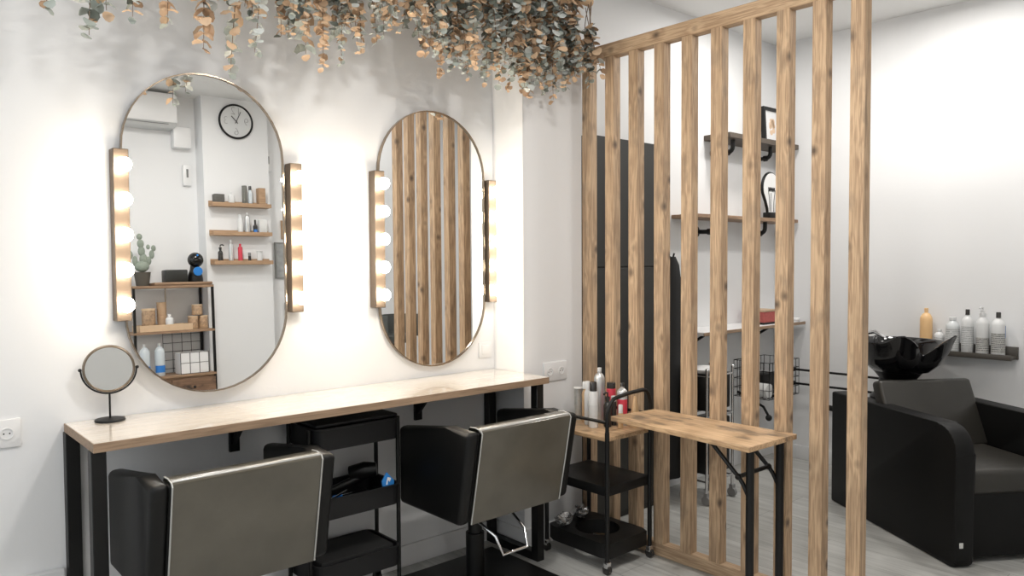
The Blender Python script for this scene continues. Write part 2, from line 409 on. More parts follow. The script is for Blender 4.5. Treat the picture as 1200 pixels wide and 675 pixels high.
# wire basket on the alcove wall, with towel rolls
t = thing('wire_basket', 'black wire basket hanging on the wall behind the slats, holding white towel rolls', 'basket', (4.87, -.082, .50))
bm = nb(); r = .0022
X0, X1, Y0, Z0, Z1 = -.2, .2, -.27, .0, .25
for z in (0, .06, .125, .19, .25):
    tube(bm, [(X0, Y0, z), (X1, Y0, z), (X1, 0, z), (X0, 0, z)], r, 6, closed=True)
for k in range(10):
    x = X0+(X1-X0)*k/9
    cyl(bm, (x, Y0, Z0), (x, Y0, Z1), r, seg=6); cyl(bm, (x, 0, Z0), (x, 0, Z1), r, seg=6); cyl(bm, (x, Y0, Z0), (x, 0, Z0), r, seg=6)
for k in range(1, 6):
    y = Y0*k/6
    for x in (X0, X1): cyl(bm, (x, y, Z0), (x, y, Z1), r, seg=6)
    cyl(bm, (X0, y, Z0), (X1, y, Z0), r, seg=6)
obj('wire_mesh', bm, BLACK, t)
for x in (-.15, .12):
    bm = nb(); tube(bm, [(x, 0, .02), (x, -.2, -.06), (x, -.24, -.12), (x+.01, -.24, -.14)], .009, 8); sph(bm, (x, -.24, -.13), .022); obj('support_arm', bm, BLACK, t)
TOW = M('towel_white', (.78, .78, .77), .95, bump=.5, bscale=120)
lbs = ['white rolled towel at the left front of the wire basket', 'white rolled towel at the right end of the wire basket', 'white rolled towel lying behind in the wire basket']
for (x, y, z), lb in zip([(4.73, -.25, .553), (5.0, -.24, .553), (4.99, -.14, .60)], lbs):
    bm = nb(); cyl(bm, (0, -.07, 0), (0, .07, 0), .048, seg=18); tag(obj('towel_roll', bm, TOW, loc=(x, y, z)), lb, 'towel', 'towel rolls in the wire basket')
bm = nb(); box(bm, -.09, .09, -.06, .06, 0, .15, bev=.015)
tag(obj('toiletry_bag', bm, BLACKP, loc=(4.865, -.19, .503)), 'black soft bag standing in the middle of the wire basket', 'bag')
for z, lb in ((.66, 'upper'), (.56, 'lower')):
    t = thing('wall_hose', lb+' of two thin black hoses running along the right wall to the wash chair', 'hose', (5.13, -.7, z))
    bm = nb(); tube(bm, [(.055, .44, .0), (.0, .43, .0), (0, .2, .0), (0, 0, .002), (0, -.3, -.002)], .008, 8); sph(bm, (0, .42, 0), .017); obj('hose', bm, BLACK, t)
t = thing('footrest_pedal', 'black rounded lever handle low on the right wall beside the wire basket', 'lever', (5.12, -.42, .43))
bm = nb(); tube(bm, [(.075, -.02, 0), (.0, -.02, 0), (0, -.2, -.02)], .02, 10); obj('grip', bm, BLACK, t)

# ------------------------------------------------------------ wash chair with basin
WA = math.atan2(-.555, .832)
t = thing('wash_chair', 'black backwash armchair with a shampoo basin, angled beside the right wall', 'salon chair', (3.85, -1.77, 0), WA)
def side_poly():
    R_ = .13
    return [(1.05, .0), (1.05, .66)] + arc(R_, .665-R_, R_, PI/2, PI, 8)  + arc(.04, .04, .04, PI, 1.5*PI, 4)
for x0, x1 in ((0, .10), (.585, .685)):
    bm = nb(); prism(bm, side_poly(), 0, x0, x1, bev=.012); obj('armrest', bm, WASHL, t)
bm = nb(); box(bm, .10, .585, .035, .75, .33, .45, bev=.03, seg=4); obj('seat', bm, SEATG, t)
bm = nb(); box(bm, .10, .585, .05, .09, .03, .345, bev=.008); obj('front_panel', bm, WASHL, t)
bm = nb(); cyl(bm, (.11, .044, .357), (.58, .044, .357), .0022, seg=6); obj('seam', bm, M('seam_grey', (.12, .12, .12), .6), t)
bm = nb(); prism(bm, [(.50, .44), (.66, .785), (.735, .765), (.62, .42)], 0, .045, .60, bev=.022, seg=4); obj('backrest', bm, SEATG, t)
bm = nb(); box(bm, .1, .585, .8, 1.04, .02, .62, bev=.01); obj('rear_cabinet', bm, WASHL, t)
bm = nb(); lathe(bm, (.34, .92, 0), [(.15, .6), (.15, .64), (.11, .68), (.10, .75), (.14, .80), (.14, .81)]); obj('basin_column', bm, BLACKP, t)
bm = nb(); lathe(bm, (0, 0, 0), [(.012, 0), (.012, .02)]); 
bm.free()
bm = nb(); box(bm, .022, .040, -.004, .004, .1, .125, bev=.001); obj('side_tag', bm, M('label_silver', (.6, .6, .58), .4), t)
# basin as a child: ceramic bowl with raised neck horns
bm = nb(); NS = 56
def rim(a):
    """a=0 -> +w (right), a=-PI/2 -> towards the seat (front)"""
    df = abs((a+PI/2+PI) % (2*PI)-PI)              # angle from front
    horn = math.exp(-((df-.60)/.26)**2)
    dip = math.exp(-(df/.22)**2)
    rr = .235 + .050*horn - .050*dip
    z = .965 + .055*horn - .06*dip
    return rr, z, horn
def ring(fr, zf):
    L = []
    for k in range(NS):
        a = 2*PI*k/NS; rr, z, h = rim(a)
        r0 = .10; R_ = r0+(rr-r0)*fr; zz = .785+(z-.785)*zf
        L.append(bm.verts.new((R_*math.cos(a)*1.02, R_*math.sin(a)*1.12, zz)))
    return L
seq = [(0, 0), (.3, .06), (.6, .28), (.82, .6), (.96, .9), (1.02, 1.0), (1.0, 1.03), (.94, 1.0), (.86, .85), (.7, .5), (.45, .25), (.1, .15)]
rs = [ring(a, z) for a, z in seq]
for A, B in zip(rs, rs[1:]):
    for k in range(NS): bm.faces.new((A[k], A[(k+1) % NS], B[(k+1) % NS], B[k]))
bm.faces.new(rs[0]); bm.faces.new(rs[-1])
bs = obj('basin', bm, CERAM, t, loc=(.345, .92, 0))
bm = nb(); tube(bm, [(-.10, .16, .93), (-.10, .16, 1.0), (-.09, .10, 1.015), (-.07, .02, .985)], .012, 10); cyl(bm, (-.02, .19, .93), (-.02, .19, .985), .014)
obj('faucet', bm, CHROME, bs)
bm = nb(); lathe(bm, (0, 0, .825), [(.022, 0), (.022, .006)]); obj('drain', bm, CHROME, bs)

# ------------------------------------------------------------ bottles (built upright at the origin)
def bottle(name, label, cat, loc, r, h, body, cap, capr=None, caph=.03, kind='bottle', group=None, lab=None, labz=(.2, .7), rz=0, flat=1.0):
    t = thing(name, label, cat, loc, rz, group)
    bm = nb(); capr = capr or r*.45
    if kind == 'bottle': pr = [(r*.9, 0), (r, .006), (r, h*.8), (r*.93, h*.86), (r*.6, h*.94), (capr*.9, h*.97), (capr*.9, h)]
    elif kind == 'can': pr = [(r*.95, 0), (r, .004), (r, h*.86), (r*.9, h*.90), (r*.55, h*.955), (r*.4, h*.96), (r*.4, h)]
    elif kind == 'tube': pr = [(r*.8, 0), (r*.85, h*.1), (r, h*.5), (r*1.05, h)]
    elif kind == 'cone': pr = [(r, 0), (r, h*.15), (r*.75, h*.5), (r*.35, h*.9), (capr, h)]
    else: pr = [(r*.95, 0), (r, .004), (r, h*.96), (r*.95, h)]
    lathe(bm, (0, 0, 0), pr, 20)
    if flat != 1: bmesh.ops.scale(bm, vec=(1, flat, 1), verts=bm.verts)
    b_ = obj('body', bm, body, t)
    if cap:
        bm = nb(); lathe(bm, (0, 0, h), [(capr, 0), (capr, caph*.9), (capr*.85, caph)], 16); obj('cap', bm, cap, t)
    if lab:
        bm = nb(); rr = r*1.006
        n = 14; A = []
        for z in (h*labz[0], h*labz[1]):
            A.append([bm.verts.new((rr*math.cos(a), rr*math.sin(a)*flat, z)) for a in [PI*.95+ (PI*.95)*k/n for k in range(n+1)]])
        for k in range(n): bm.faces.new((A[0][k], A[0][k+1], A[1][k+1], A[1][k]))
        obj('label_print', bm, lab, t)
    return t
def pump(t, h, mat, d=1):
    bm = nb(); cyl(bm, (0, 0, h), (0, 0, h+.012), .012); cyl(bm, (0, 0, h+.012), (0, 0, h+.03), .004); tube(bm, [(0, 0, h+.03), (-.012*d, -.01, h+.033), (-.024*d, -.018, h+.026)], .005, 8)
    obj('pump_head', bm, mat, t)
WHT = M('bottle_white', (.72, .73, .73), .3); ORG = M('bottle_orange', (.80, .52, .26), .35); RED = M('can_red', (.62, .05, .08), .3)
SIL = M('can_silver', (.62, .63, .63), .3, .6); DKP = M('bottle_dark', (.03, .028, .026), .25); TAN = M('bottle_tan', (.6, .40, .22), .35)
def textmat(name, bg, fg, sc=260, thr=.52):
    m, n, l, b = base(name)
    tc = n.new('ShaderNodeTexCoord'); mp = n.new('ShaderNodeMapping'); mp.inputs['Scale'].default_value = (sc, sc, sc*.55)
    l.new(tc.outputs['Object'], mp.inputs[0]); nz = n.new('ShaderNodeTexNoise'); nz.inputs['Scale'].default_value = 1
    l.new(mp.outputs[0], nz.inputs['Vector']); wv = n.new('ShaderNodeTexWave'); wv.bands_direction = 'Z'; wv.inputs['Scale'].default_value = 28
    l.new(tc.outputs['Object'], wv.inputs['Vector'])
    mu = n.new('ShaderNodeMath'); mu.operation = 'MULTIPLY'; l.new(nz.outputs['Fac'], mu.inputs[0]); l.new(wv.outputs['Fac'], mu.inputs[1])
    rp = n.new('ShaderNodeValToRGB'); rp.color_ramp.interpolation = 'CONSTANT'; e = rp.color_ramp.elements; e[0].color = (*bg, 1); e[1].position = thr*.7; e[1].color = (*fg, 1)
    l.new(mu.outputs[0], rp.inputs[0]); l.new(rp.outputs[0], b.inputs['Base Color']); b.inputs['Roughness'].default_value = .4
    return m
LBL = textmat('label_small_print', (.66, .67, .67), (.30, .31, .31))
LBLD = textmat('label_dark_print', (.5, .5, .48), (.08, .08, .08))
# basin shelf
t = thing('product_shelf', 'dark picture-ledge shelf on the right wall above the wash chair', 'shelf', (XR, -1.31, .85))
SHG = M('shelf_charcoal', (.07, .062, .052), .5)
bm = nb(); box(bm, -.105, 0, -.335, .335, 0, .02, bev=.002); obj('board', bm, SHG, t)
bm = nb(); box(bm, -.108, -.098, -.335, .335, 0, .032, bev=.002); obj('front_lip', bm, SHG, t)
bm = nb(); box(bm, -.016, 0, -.345, .335, .0, .075, bev=.002); obj('back_rail', bm, SHG, t)
zb = .871
def bs_(y, *a, **k): return bottle('shampoo_bottle', a[0], 'bottle', (5.138, y, zb), *a[1:], group='bottles on the shelf above the wash chair', rz=-.9, **k)
bs_(-1.165, 'orange bottle at the left end of the wall shelf', .036, .245, ORG, ORG, .012, .022, labz=(.1, .5), lab=ORG)
q = bs_(-1.242, 'short white pump bottle next to the orange bottle', .028, .125, WHT, WHT, .014, .012, lab=LBL); 
bs_(-1.318, 'wide translucent white bottle left of the tall black-capped one', .038, .20, M('bottle_translucent', (.66, .69, .70), .3), WHT, .02, .018, lab=LBL, labz=(.1, .75))
bs_(-1.40, 'tall white bottle with black cap left of the white pump', .033, .235, WHT, DKP, .012, .034, lab=LBL)
q = bs_(-1.482, 'tall white pump bottle between the two black-capped ones', .035, .232, WHT, WHT, .018, .02, lab=LBLD, labz=(.08, .45)); pump(q, .252, WHT)
q = bs_(-1.565, 'white bottle with black cap and blue stripe at the right shelf end', .037, .225, WHT, DKP, .013, .034, lab=LBLD, labz=(.08, .6))
bm = nb()
A = []
for z in (.105, .18): A.append([bm.verts.new((.0374*math.cos(a), .0374*math.sin(a), z)) for a in (-.75, -.62, -.5, -.38, -.25)])
for k in range(4): bm.faces.new((A[0][k], A[0][k+1], A[1][k+1], A[1][k]))
obj('blue_stripe', bm, M('blue_ink', (.02, .17, .55), .4), q)

# ------------------------------------------------------------ counter
t = thing('styling_counter', 'long pale wood-look styling counter with black legs along the mirror wall', 'counter', (1.56, -.2, 0))
CX0, CX1 = -.987, .983
bm = nb(); box(bm, CX0+.002, CX1-.002, -.213, .198, .86, .89); obj('counter_top', bm, COUNTER, t)
bm = nb(); box(bm, CX0, CX1, -.215, -.213, .86, .889); box(bm, CX0, CX0+.002, -.213, .198, .86, .889); box(bm, CX1-.002, CX1, -.213, -.035, .86, .889); obj('edge_band', bm, EDGEW, t)
for x in (CX0+.018, CX1-.045):
    for y in (-.20, .155):
        bm = nb(); box(bm, x-.022, x+.022, y, y+.045, .0, .86, bev=.002, seg=1); obj('leg', bm, BLACK, t)
    for z in (0,):
        bm = nb(); box(bm, x-.021, x+.021, -.155, .155, z, z+.04); obj('leg_rail', bm, BLACK, t)
for x in (1.17-1.56, 2.06-1.56):
    bm = nb(); box(bm, x-.02, x+.02, .185, .2, .69, .86); box(bm, x-.02, x+.02, .02, .185, .845, .86)
    prism(bm, [(.06, .845), (.09, .845), (.185, .75), (.185, .72)], 0, x-.008, x+.008); obj('bracket', bm, BLACK, t)

# ------------------------------------------------------------ oval mirrors
def stadium(r, half, n=24):
    return [(r*math.cos(a), half+r*math.sin(a)) for a in [PI*i/n for i in range(n+1)]] + [(r*math.cos(a), -half+r*math.sin(a)) for a in [PI+PI*i/n for i in range(n+1)]]
def oval_mirror(label, x, z, tilt, y, yaw=0):
    t = thing('oval_mirror', label, 'mirror', (x, y, z), group=None, rot=(-tilt, 0, yaw))
    bm = nb(); prism(bm, stadium(.305, .305), 1, -.004, .004); obj('mirror_glass', bm, MIRROR, t, smooth=False)
    bm = nb()
    o_, i_ = stadium(.3095, .305), stadium(.3045, .305)
    n = len(o_); R4 = []
    for pts, y_ in ((o_, .008), (o_, -.011), (i_, -.011), (i_, .008)): R4.append([bm.verts.new((a, y_, b_)) for a, b_ in pts])
    for j in range(4):
        A, B = R4[j], R4[(j+1) % 4]
        for k in range(n): bm.faces.new((A[k], A[(k+1) % n], B[(k+1) % n], B[k]))
    obj('frame', bm, BRASS, t)
    return t
oval_mirror('tall oval wall mirror on the left, reflecting clock and shelves', 1.078, 1.563, .024, -.030)
oval_mirror('tall oval wall mirror on the right, reflecting the wooden posts', 2.156, 1.556, .002, -.017, -.009)

# ------------------------------------------------------------ light bars with bulbs
BULB = M('bulb_glow', (1, 1, 1), .3, emit=(1, .87, .70), es=46)
def light_bar(label, x, z):
    t = thing('vanity_light', label, 'light', (x, 0, z), group=None)
    bm = nb(); box(bm, -.026, .026, -.052, 0, -.31, .31, bev=.002, seg=1); obj('housing', bm, GUN, t)
    for k in range(5):
        zz = -.25+.125*k
        bm = nb(); cyl(bm, (0, -.052, zz), (0, -.064, zz), .014); s = obj('bulb_socket', bm, WHITEP, t)
        bm = nb(); sph(bm, (0, -.086, zz), .027, u=16, v=10); obj('bulb', bm, BULB, t)
    return t
light_bar('bronze vanity bar of five lit bulbs left of the left mirror', .764, 1.55)
light_bar('bronze vanity bar of five lit bulbs right of the left mirror', 1.433, 1.55)
light_bar('bronze vanity bar of five lit bulbs left of the right mirror', 1.835, 1.55)
light_bar('bronze vanity bar of five lit bulbs right of the right mirror', 2.500, 1.55)

# ------------------------------------------------------------ make-up mirror
t = thing('makeup_mirror', 'round black table mirror on a stand at the left counter end', 'mirror', (.705, -.068, .89), -.2)
bm = nb(); lathe(bm, (0, 0, 0), [(.048, 0), (.05, .003), (.048, .008), (.01, .011)]); obj('base', bm, BLACK, t)
bm = nb(); cyl(bm, (0, 0, .008), (0, 0, .098), .0035, seg=10); obj('stem', bm, BLACK, t)
bm = nb(); tube(bm, [(.088*math.sin(a), 0, .186-.088*math.cos(a)) for a in [-PI/2+PI*k/24 for k in range(25)]], .003, 8)
for s in (-1, 1): sph(bm, (s*.09, 0, .186), .006)
obj('yoke', bm, BLACK, t)
hd = obj('mirror_rim', (lambda b_: (tube(b_, [(.079*math.cos(a), 0, .079*math.sin(a)) for a in [2*PI*k/40 for k in range(40)]], .005, 8, closed=True), b_)[1])(nb()), M('rim_bronze', (.2, .16, .12), .3, .9), t, loc=(0, 0, .186), rot=(-.05, 0, 0))
bm = nb(); cyl(bm, (0, -.003, 0), (0, .003, 0), .078, seg=40); obj('mirror_glass', bm, M('mirror_dim', (.62, .62, .60), .08, 1), hd)

# ------------------------------------------------------------ sockets and switches
def socket(label, loc, rz, n, w=.083):
    t = thing('wall_socket', label, 'socket', loc, rz)
    W = w*n*.5
    bm = nb(); box(bm, -W, W, -.009, 0, -.048, .048, bev=.003); obj('face_plate', bm, WHITEP, t)
    for k in range(n):
        x = -W+w*(k+.5)
        bm = nb(); o_ = [(x+.02*math.cos(a), .02*math.sin(a)) for a in [2*PI*i/24 for i in range(24)]]; i_ = [(x+.017*math.cos(a), .017*math.sin(a)) for a in [2*PI*i/24 for i in range(24)]]
        V = [[bm.verts.new((a, y, b_)) for a, b_ in pts] for pts, y in ((o_, -.009), (o_, -.0125), (i_, -.0125), (i_, -.009))]
        for A, B in zip(V, V[1:]):
            for i in range(24): bm.faces.new((A[i], A[(i+1) % 24], B[(i+1) % 24], B[i]))
        obj('socket_ring', bm, WHITEP, t)
        bm = nb()
        for s in (-.0085, .0085): cyl(bm, (x+s, -.0085, 0), (x+s, -.0095, 0), .0026, seg=10)
        obj('pin_holes', bm, DKP, t)
    return t
socket('white double wall socket at the far left, left of the counter', (.362, 0, .88), 0, 2)
socket('white double wall socket on the pier above the product cart', (2.761, -.231, .878), 0, 2)
t = thing('wall_switch', 'white wall switch beside the right mirror above the counter', 'switch', (2.482, 0, .993))
bm = nb(); box(bm, -.042, .042, -.008, 0, -.04, .04, bev=.003); obj('face_plate', bm, WHITEP, t)
bm = nb(); box(bm, -.024, .024, -.012, -.006, -.024, .024, bev=.002); obj('rocker', bm, WHITEP, t)

# ------------------------------------------------------------ salon chairs
def salon_chair(label, loc):
    t = thing('salon_chair', label, 'salon chair', loc, 0, group=None)
    for s in (-1, 1):
        bm = nb(); prism(bm, [(-.36, .775), (-.20, .775), (.15, .725), (.15, .385), (-.285, .385)], 0, s*.25, s*.31, bev=.022, seg=4)
        obj('armrest', bm, LEATH, t)
    bm = nb(); prism(bm, [(-.350, .768), (-.28, .768), (-.215, .40), (-.282, .39)], 0, -.26, .26, bev=.012, seg=3); obj('backrest', bm, LEATH, t)
    bm = nb()
    sec = [(-.288, .383), (-.364, .765), (-.363, .773), (-.352, .781), (-.325, .783), (-.290, .781), (-.278, .774), (-.275, .765), (-.281, .765), (-.290, .772), (-.325, .775), (-.352, .772), (-.358, .763), (-.282, .383)]
    A = [bm.verts.new((-.25, y, z)) for y, z in sec]; B = [bm.verts.new((.25, y, z)) for y, z in sec]; n = len(sec)
    for k in range(n): bm.faces.new((A[k], A[(k+1) % n], B[(k+1) % n], B[k]))
    cv = obj('back_cover', bm, TAUPE, t)
    for s in (-1, 1):
        bm = nb(); tube(bm, [(s*.25, -.291, .386), (s*.25, -.329, .57), (s*.25, -.366, .765), (s*.25, -.358, .777), (s*.25, -.325, .784), (s*.25, -.29, .782)], .003, 8); obj('piping', bm, FILM, cv)
    bm = nb(); tube(bm, [(-.248, -.349, .7765), (.248, -.349, .7765)], .008, 12); obj('top_highlight_roll', bm, FILM, cv)  # pale grey roll paints the highlight along the back's top edge
    bm = nb(); box(bm, -.248, .248, -.25, .17, .385, .50, bev=.03, seg=4); obj('seat', bm, LEATH, t)
    bm = nb(); cyl(bm, (0, 0, .014), (0, 0, .22), .042); cyl(bm, (0, 0, .2), (0, 0, .385), .032); box(bm, -.12, .12, -.12, .12, .36, .386); obj('hydraulic_column', bm, BLACK, t)
    bm = nb(); box(bm, -.29, .29, -.30, .23, 0, .014, bev=.004); obj('base_plate', bm, BLACK, t)
    bm = nb(); tube(bm, [(-.15, -.16, .37), (-.13, -.30, .31), (-.115, -.33, .24), (.02, -.33, .24), (.03, -.30, .31), (.05, -.16, .37)], .0065, 10); obj('pump_lever', bm, CHROME, t)
    bm = nb(); box(bm, .310, .3115, -.262, -.25, .41, .44); obj('side_tag', bm, M('label_silver', (.6, .6, .58), .4), t)
    return t
c1 = salon_chair('black styling chair with taupe back panel nearest the round table mirror', (.99, -.258, 0))
c2 = dup(c1, (2.132, -.35, 0), 'black styling chair with taupe back panel in front of the right mirror')

# ------------------------------------------------------------ black three-tier trolley under the counter
def rrect(x0, x1, y0, y1, r, n=5):
    return arc(x1-r, y1-r, r, 0, PI/2, n)+arc(x0+r, y1-r, r, PI/2, PI, n)+arc(x0+r, y0+r, r, PI, 1.5*PI, n)+arc(x1-r, y0+r, r, 1.5*PI, 2*PI, n)
def open_tray(parent, name, hx, hy, z0, z1, mat, r=.04, th=.004):
    bm = nb(); out_ = rrect(-hx, hx, -hy, hy, r); inn = rrect(-hx+th, hx-th, -hy+th, hy-th, r-th); lip = rrect(-hx-.006, hx+.006, -hy-.006, hy+.006, r+.004)
    V = [[bm.verts.new((x, y, z)) for x, y in pts] for pts, z in ((out_, z0), (out_, z1-.008), (lip, z1-.006), (lip, z1), (inn, z1), (inn, z0+.004))]
    n = len(out_)
    for A, B in zip(V, V[1:]):
        for k in range(n): bm.faces.new((A[k], A[(k+1) % n], B[(k+1) % n], B[k]))
    bm.faces.new(V[0]); bm.faces.new(V[-1])
    return obj(name, bm, mat, parent)
t = thing('tray_trolley', 'black three-tier tray trolley standing between the two styling chairs', 'trolley', (1.575, -.17, 0))
for z0, z1 in ((.70, .79), (.42, .505), (.155, .24)): open_tray(t, 'tray', .195, .13, z0, z1, TRAY)
for sx in (-1, 1):
    for sy in (-1, 1):
        bm = nb(); cyl(bm, (sx*.207, sy*.09, .06), (sx*.207, sy*.09, .785), .009, seg=12); obj('post', bm, BLACK, t)
        bm = nb(); cyl(bm, (sx*.207-.01, sy*.09, .026), (sx*.207+.01, sy*.09, .026), .026); box(bm, sx*.207-.014, sx*.207+.014, sy*.09-.01, sy*.09+.01, .045, .065); obj('caster', bm, BLACKP, t)
bm = nb(); box(bm, -.19, .19, -.12, .12, .791, .806, bev=.007); obj('tray_lid', bm, TRAY, t)
for z in (.246,):
    bm = nb(); box(bm, -.17, .17, -.11, .11, z-.07, z+.002, bev=.01); 
    tag(obj('folded_cape', bm, M('cape_black', (.012, .012, .012), .8), loc=(1.575, -.17, 0)), 'folded black cape filling the lowest trolley tray', 'cape')
# hair dryer and other tools in the middle tray
t = thing('tray_hair_dryer', 'black hair dryer lying in the middle trolley tray', 'hair dryer', (1.64, -.16, .427))
bm = nb(); tube(bm, [(-.1, .05, .05), (-.02, .04, .07), (.03, .03, .085)], [.014, .018, .02], 10); obj('handle', bm, BLACKP, t)
bm = nb(); tube(bm, [(.0, .06, .10), (.05, .02, .115), (.09, -.01, .12)], [.034, .038, .028], 14); obj('barrel', bm, BLACKP, t)
bm = nb(); tube(bm, [(-.10, .05, .05), (-.16, .0, .085), (-.18, -.06, .04), (-.1, -.08, .02), (0, -.07, .02), (.04, 0, .02)], .0035, 8); obj('power_cord', bm, BLACK, t)
bm = nb(); prism(bm, [(-.028, 0), (.03, 0), (.034, .022), (.0, .062), (-.03, .03)], 1, -.004, .004, bev=.002)
o = obj('price_tag', bm, M('tag_blue', (.03, .22, .6), .4), loc=(1.715, -.285, .495), rot=(-.15, 0, .1)); tag(o, 'blue paper tag standing at the front of the middle trolley tray', 'tag')
bm = nb(); prism(bm, [(-.012, .012), (-.004, .012), (.0, .03), (.008, .02), (.016, .03), (.016, .036), (.0, .042), (-.008, .025)], 1, -.0046, -.0041); obj('tag_print', bm, WHITEP, o)
for k, (x, y, a, lb) in enumerate([(1.50, -.25, .3, 'thin metal comb with blue handle, left in the middle trolley tray'), (1.57, -.26, -.4, 'thin metal comb with blue handle, beside the blue tag')]):
    t = thing('tail_comb', lb, 'comb', (x, y, .495), a, 'combs in the middle tray', rot=(0, -.15, a))
    bm = nb(); box(bm, -.05, .05, -.003, .003, 0, .005); obj('spine', bm, CHROME, t)
    bm = nb(); box(bm, -.09, -.05, -.006, .006, -.002, .008, bev=.002); obj('handle', bm, M('blue_ink', (.02, .17, .55), .4), t)

# ------------------------------------------------------------ product cart and folding table
t = thing('product_cart', 'black wheeled metal cart with a wooden top shelf, carrying hair products', 'cart', (2.77, -.52, 0))
hx, hy = .155, .2
bm = nb(); box(bm, -hx, hx, -hy, hy, .615, .635, bev=.003); obj('wooden_shelf', bm, TABLEW, t)
bm = nb(); box(bm, -hx, hx, -hy, hy, .36, .405, bev=.004); obj('middle_shelf', bm, BLACK, t)
bm = nb()                                   # bottom shelf with a round opening
n = 32; O_ = []
for k in range(n):
    a = 2*PI*k/n; c, s = math.cos(a), math.sin(a); m_ = min(hx/abs(c) if abs(c) > 1e-6 else 9, hy/abs(s) if abs(s) > 1e-6 else 9); O_.append((c*m_, s*m_))
I_ = [(.11*math.cos(2*PI*k/n), .11*math.sin(2*PI*k/n)) for k in range(n)]
V = [[bm.verts.new((x, y, z)) for x, y in pts] for pts, z in ((O_, .065), (O_, .135), (I_, .135), (I_, .065))]
for j in range(4):
    A, B = V[j], V[(j+1) % 4]
    for k in range(n): bm.faces.new((A[k], A[(k+1) % n], B[(k+1) % n], B[k]))
obj('bottom_shelf', bm, BLACK, t)
for sx in (-1, 1):
    for sy in (-1, 1):
        bm = nb(); cyl(bm, (sx*hx, sy*hy, .05), (sx*hx, sy*hy, .66), .011, seg=12); obj('post', bm, BLACK, t)
        bm = nb(); cyl(bm, (sx*hx-.009, sy*hy, .022), (sx*hx+.009, sy*hy, .022), .022); c = obj('caster', bm, DKP, t)
        bm = nb(); box(bm, sx*hx-.013, sx*hx+.013, sy*hy-.012, sy*hy+.012, .03, .06, bev=.003); obj('caster_fork', bm, CHROME, c)
bm = nb(); pts = [(-hx, -hy, .64), (-hx, -hy, .74)] + [(-hx+.06-.06*math.cos(a), -hy-.005, .74+.075*math.sin(a)) for a in (.4, .8, 1.2, 1.57)] + [(0, -hy-.005, .826)] + [(hx-.06+.06*math.sin(a), -hy-.005, .75+.08*math.cos(a)) for a in (0, .4, .8, 1.2, 1.57)] + [(hx, -hy, .64)]
tube(bm, pts, .0095, 12); obj('arched_handle', bm, BLACK, t)
bm = nb(); tube(bm, [(-hx, hy, .64), (-hx, hy, .69), (-hx, hy-.015, .703), (-hx, hy-.04, .705), (-hx, 0, .705), (-hx, -hy, .705)], .008, 10); obj('side_rail', bm, BLACK, t)
bm = nb(); tube(bm, [(hx, hy, .64), (hx, hy, .69), (hx, hy-.015, .703), (hx, hy-.04, .705), (hx, 0, .705), (hx, -hy, .705)], .008, 10); obj('side_rail', bm, BLACK, t)

t = thing('folding_table', 'narrow rustic wooden folding table with black legs against the partition posts', 'table', (2.785, -1.085, 0))
bm = nb(); prism(bm, [(-.135, .375), (.155, .343), (.155, -.385), (-.195, -.375)], 2, .708, .73, bev=.002, seg=1); obj('tabletop', bm, TABLEW, t)
for x, y in ((-.085, -.315), (.145, -.315)):
    bm = nb(); cyl(bm, (x, y, 0), (x, y, .705), .0165, seg=14); obj('leg', bm, BLACK, t)
for ys in (-1,):
    for x in (-.085, .145):
        bm = nb(); tube(bm, [(x, ys*.12, .70), (x, ys*.135, .69), (x, ys*.27, .565), (x, ys*.285, .545), (x, ys*.315, .49)], .009, 8); sph(bm, (x, ys*.315, .49), .017); sph(bm, (x, ys*.262, .572), .014); obj('brace', bm, BLACK, t)
    bm = nb(); cyl(bm, (-.085, ys*.262, .572), (.145, ys*.262, .572), .009); box(bm, -.09, .15, ys*.315-.012, ys*.315+.012, .69, .707); obj('cross_bar', bm, BLACK, t)

for y in (-.22, .25):
    bm = nb(); box(bm, .10, .1825, y-.02, y+.02, .700, .708); obj('support_bracket', bm, BLACK, t)
# products on the cart
zt = .636
G = 'hair products on the wooden cart shelf'
def cp(name, lb, cat, x, y, *a, **k): return bottle(name, lb, cat, (x, y, zt), *a, group=G, rz=-.6, **k)
cp('product_tube', 'silver crimped tube at the left end of the cart shelf', 'tube', 2.815, -.350, .023, .16, M('tube_silver', (.55, .56, .54), .3, .5, var=.3, vscale=60), WHT, .025, .006, kind='tube', flat=.5)
cp('product_bottle', 'tan bottle with white cap behind the slim white bottle', 'bottle', 2.795, -.415, .016, .17, TAN, WHT, .014, .035, kind='can')
cp('product_bottle', 'slim white bottle left of the black-capped white one', 'bottle', 2.765, -.46, .017, .185, WHT, WHT, .012, .03, kind='bottle')
cp('product_bottle', 'white cylinder bottle with tall black cap, frontmost on the cart', 'bottle', 2.735, -.525, .023, .178, WHT, DKP, .0175, .045, kind='plain', lab=M('label_pale', (.62, .63, .63), .4), labz=(.3, .62))
cp('spray_can', 'tall silver aerosol can standing at the back of the cart', 'spray can', 2.885, -.43, .027, .25, SIL, WHT, .011, .018, kind='can')
cp('spray_can', 'red can with black lid behind the small black pump bottle', 'spray can', 2.895, -.50, .024, .17, RED, DKP, .022, .03, kind='plain', lab=DKP, labz=(.1, .6))
q = cp('pump_bottle', 'small black pump bottle in front of the red can', 'bottle', 2.80, -.56, .02, .125, DKP, DKP, .01, .01, kind='bottle'); pump(q, .135, DKP)
cp('product_jar', 'tiny white-capped black jar beside the pump bottle', 'jar', 2.845, -.56, .014, .12, DKP, WHT, .013, .025, kind='plain')
cp('spray_can', 'red and silver aerosol with black nozzle at the right of the cart', 'spray can', 2.88, -.585, .025, .19, SIL, DKP, .010, .02, kind='can', lab=RED, labz=(.05, .68))
cp('product_bottle', 'small white-topped tan bottle right beside the arched cart handle', 'bottle', 2.815, -.63, .013, .075, TAN, WHT, .011, .04, kind='plain')
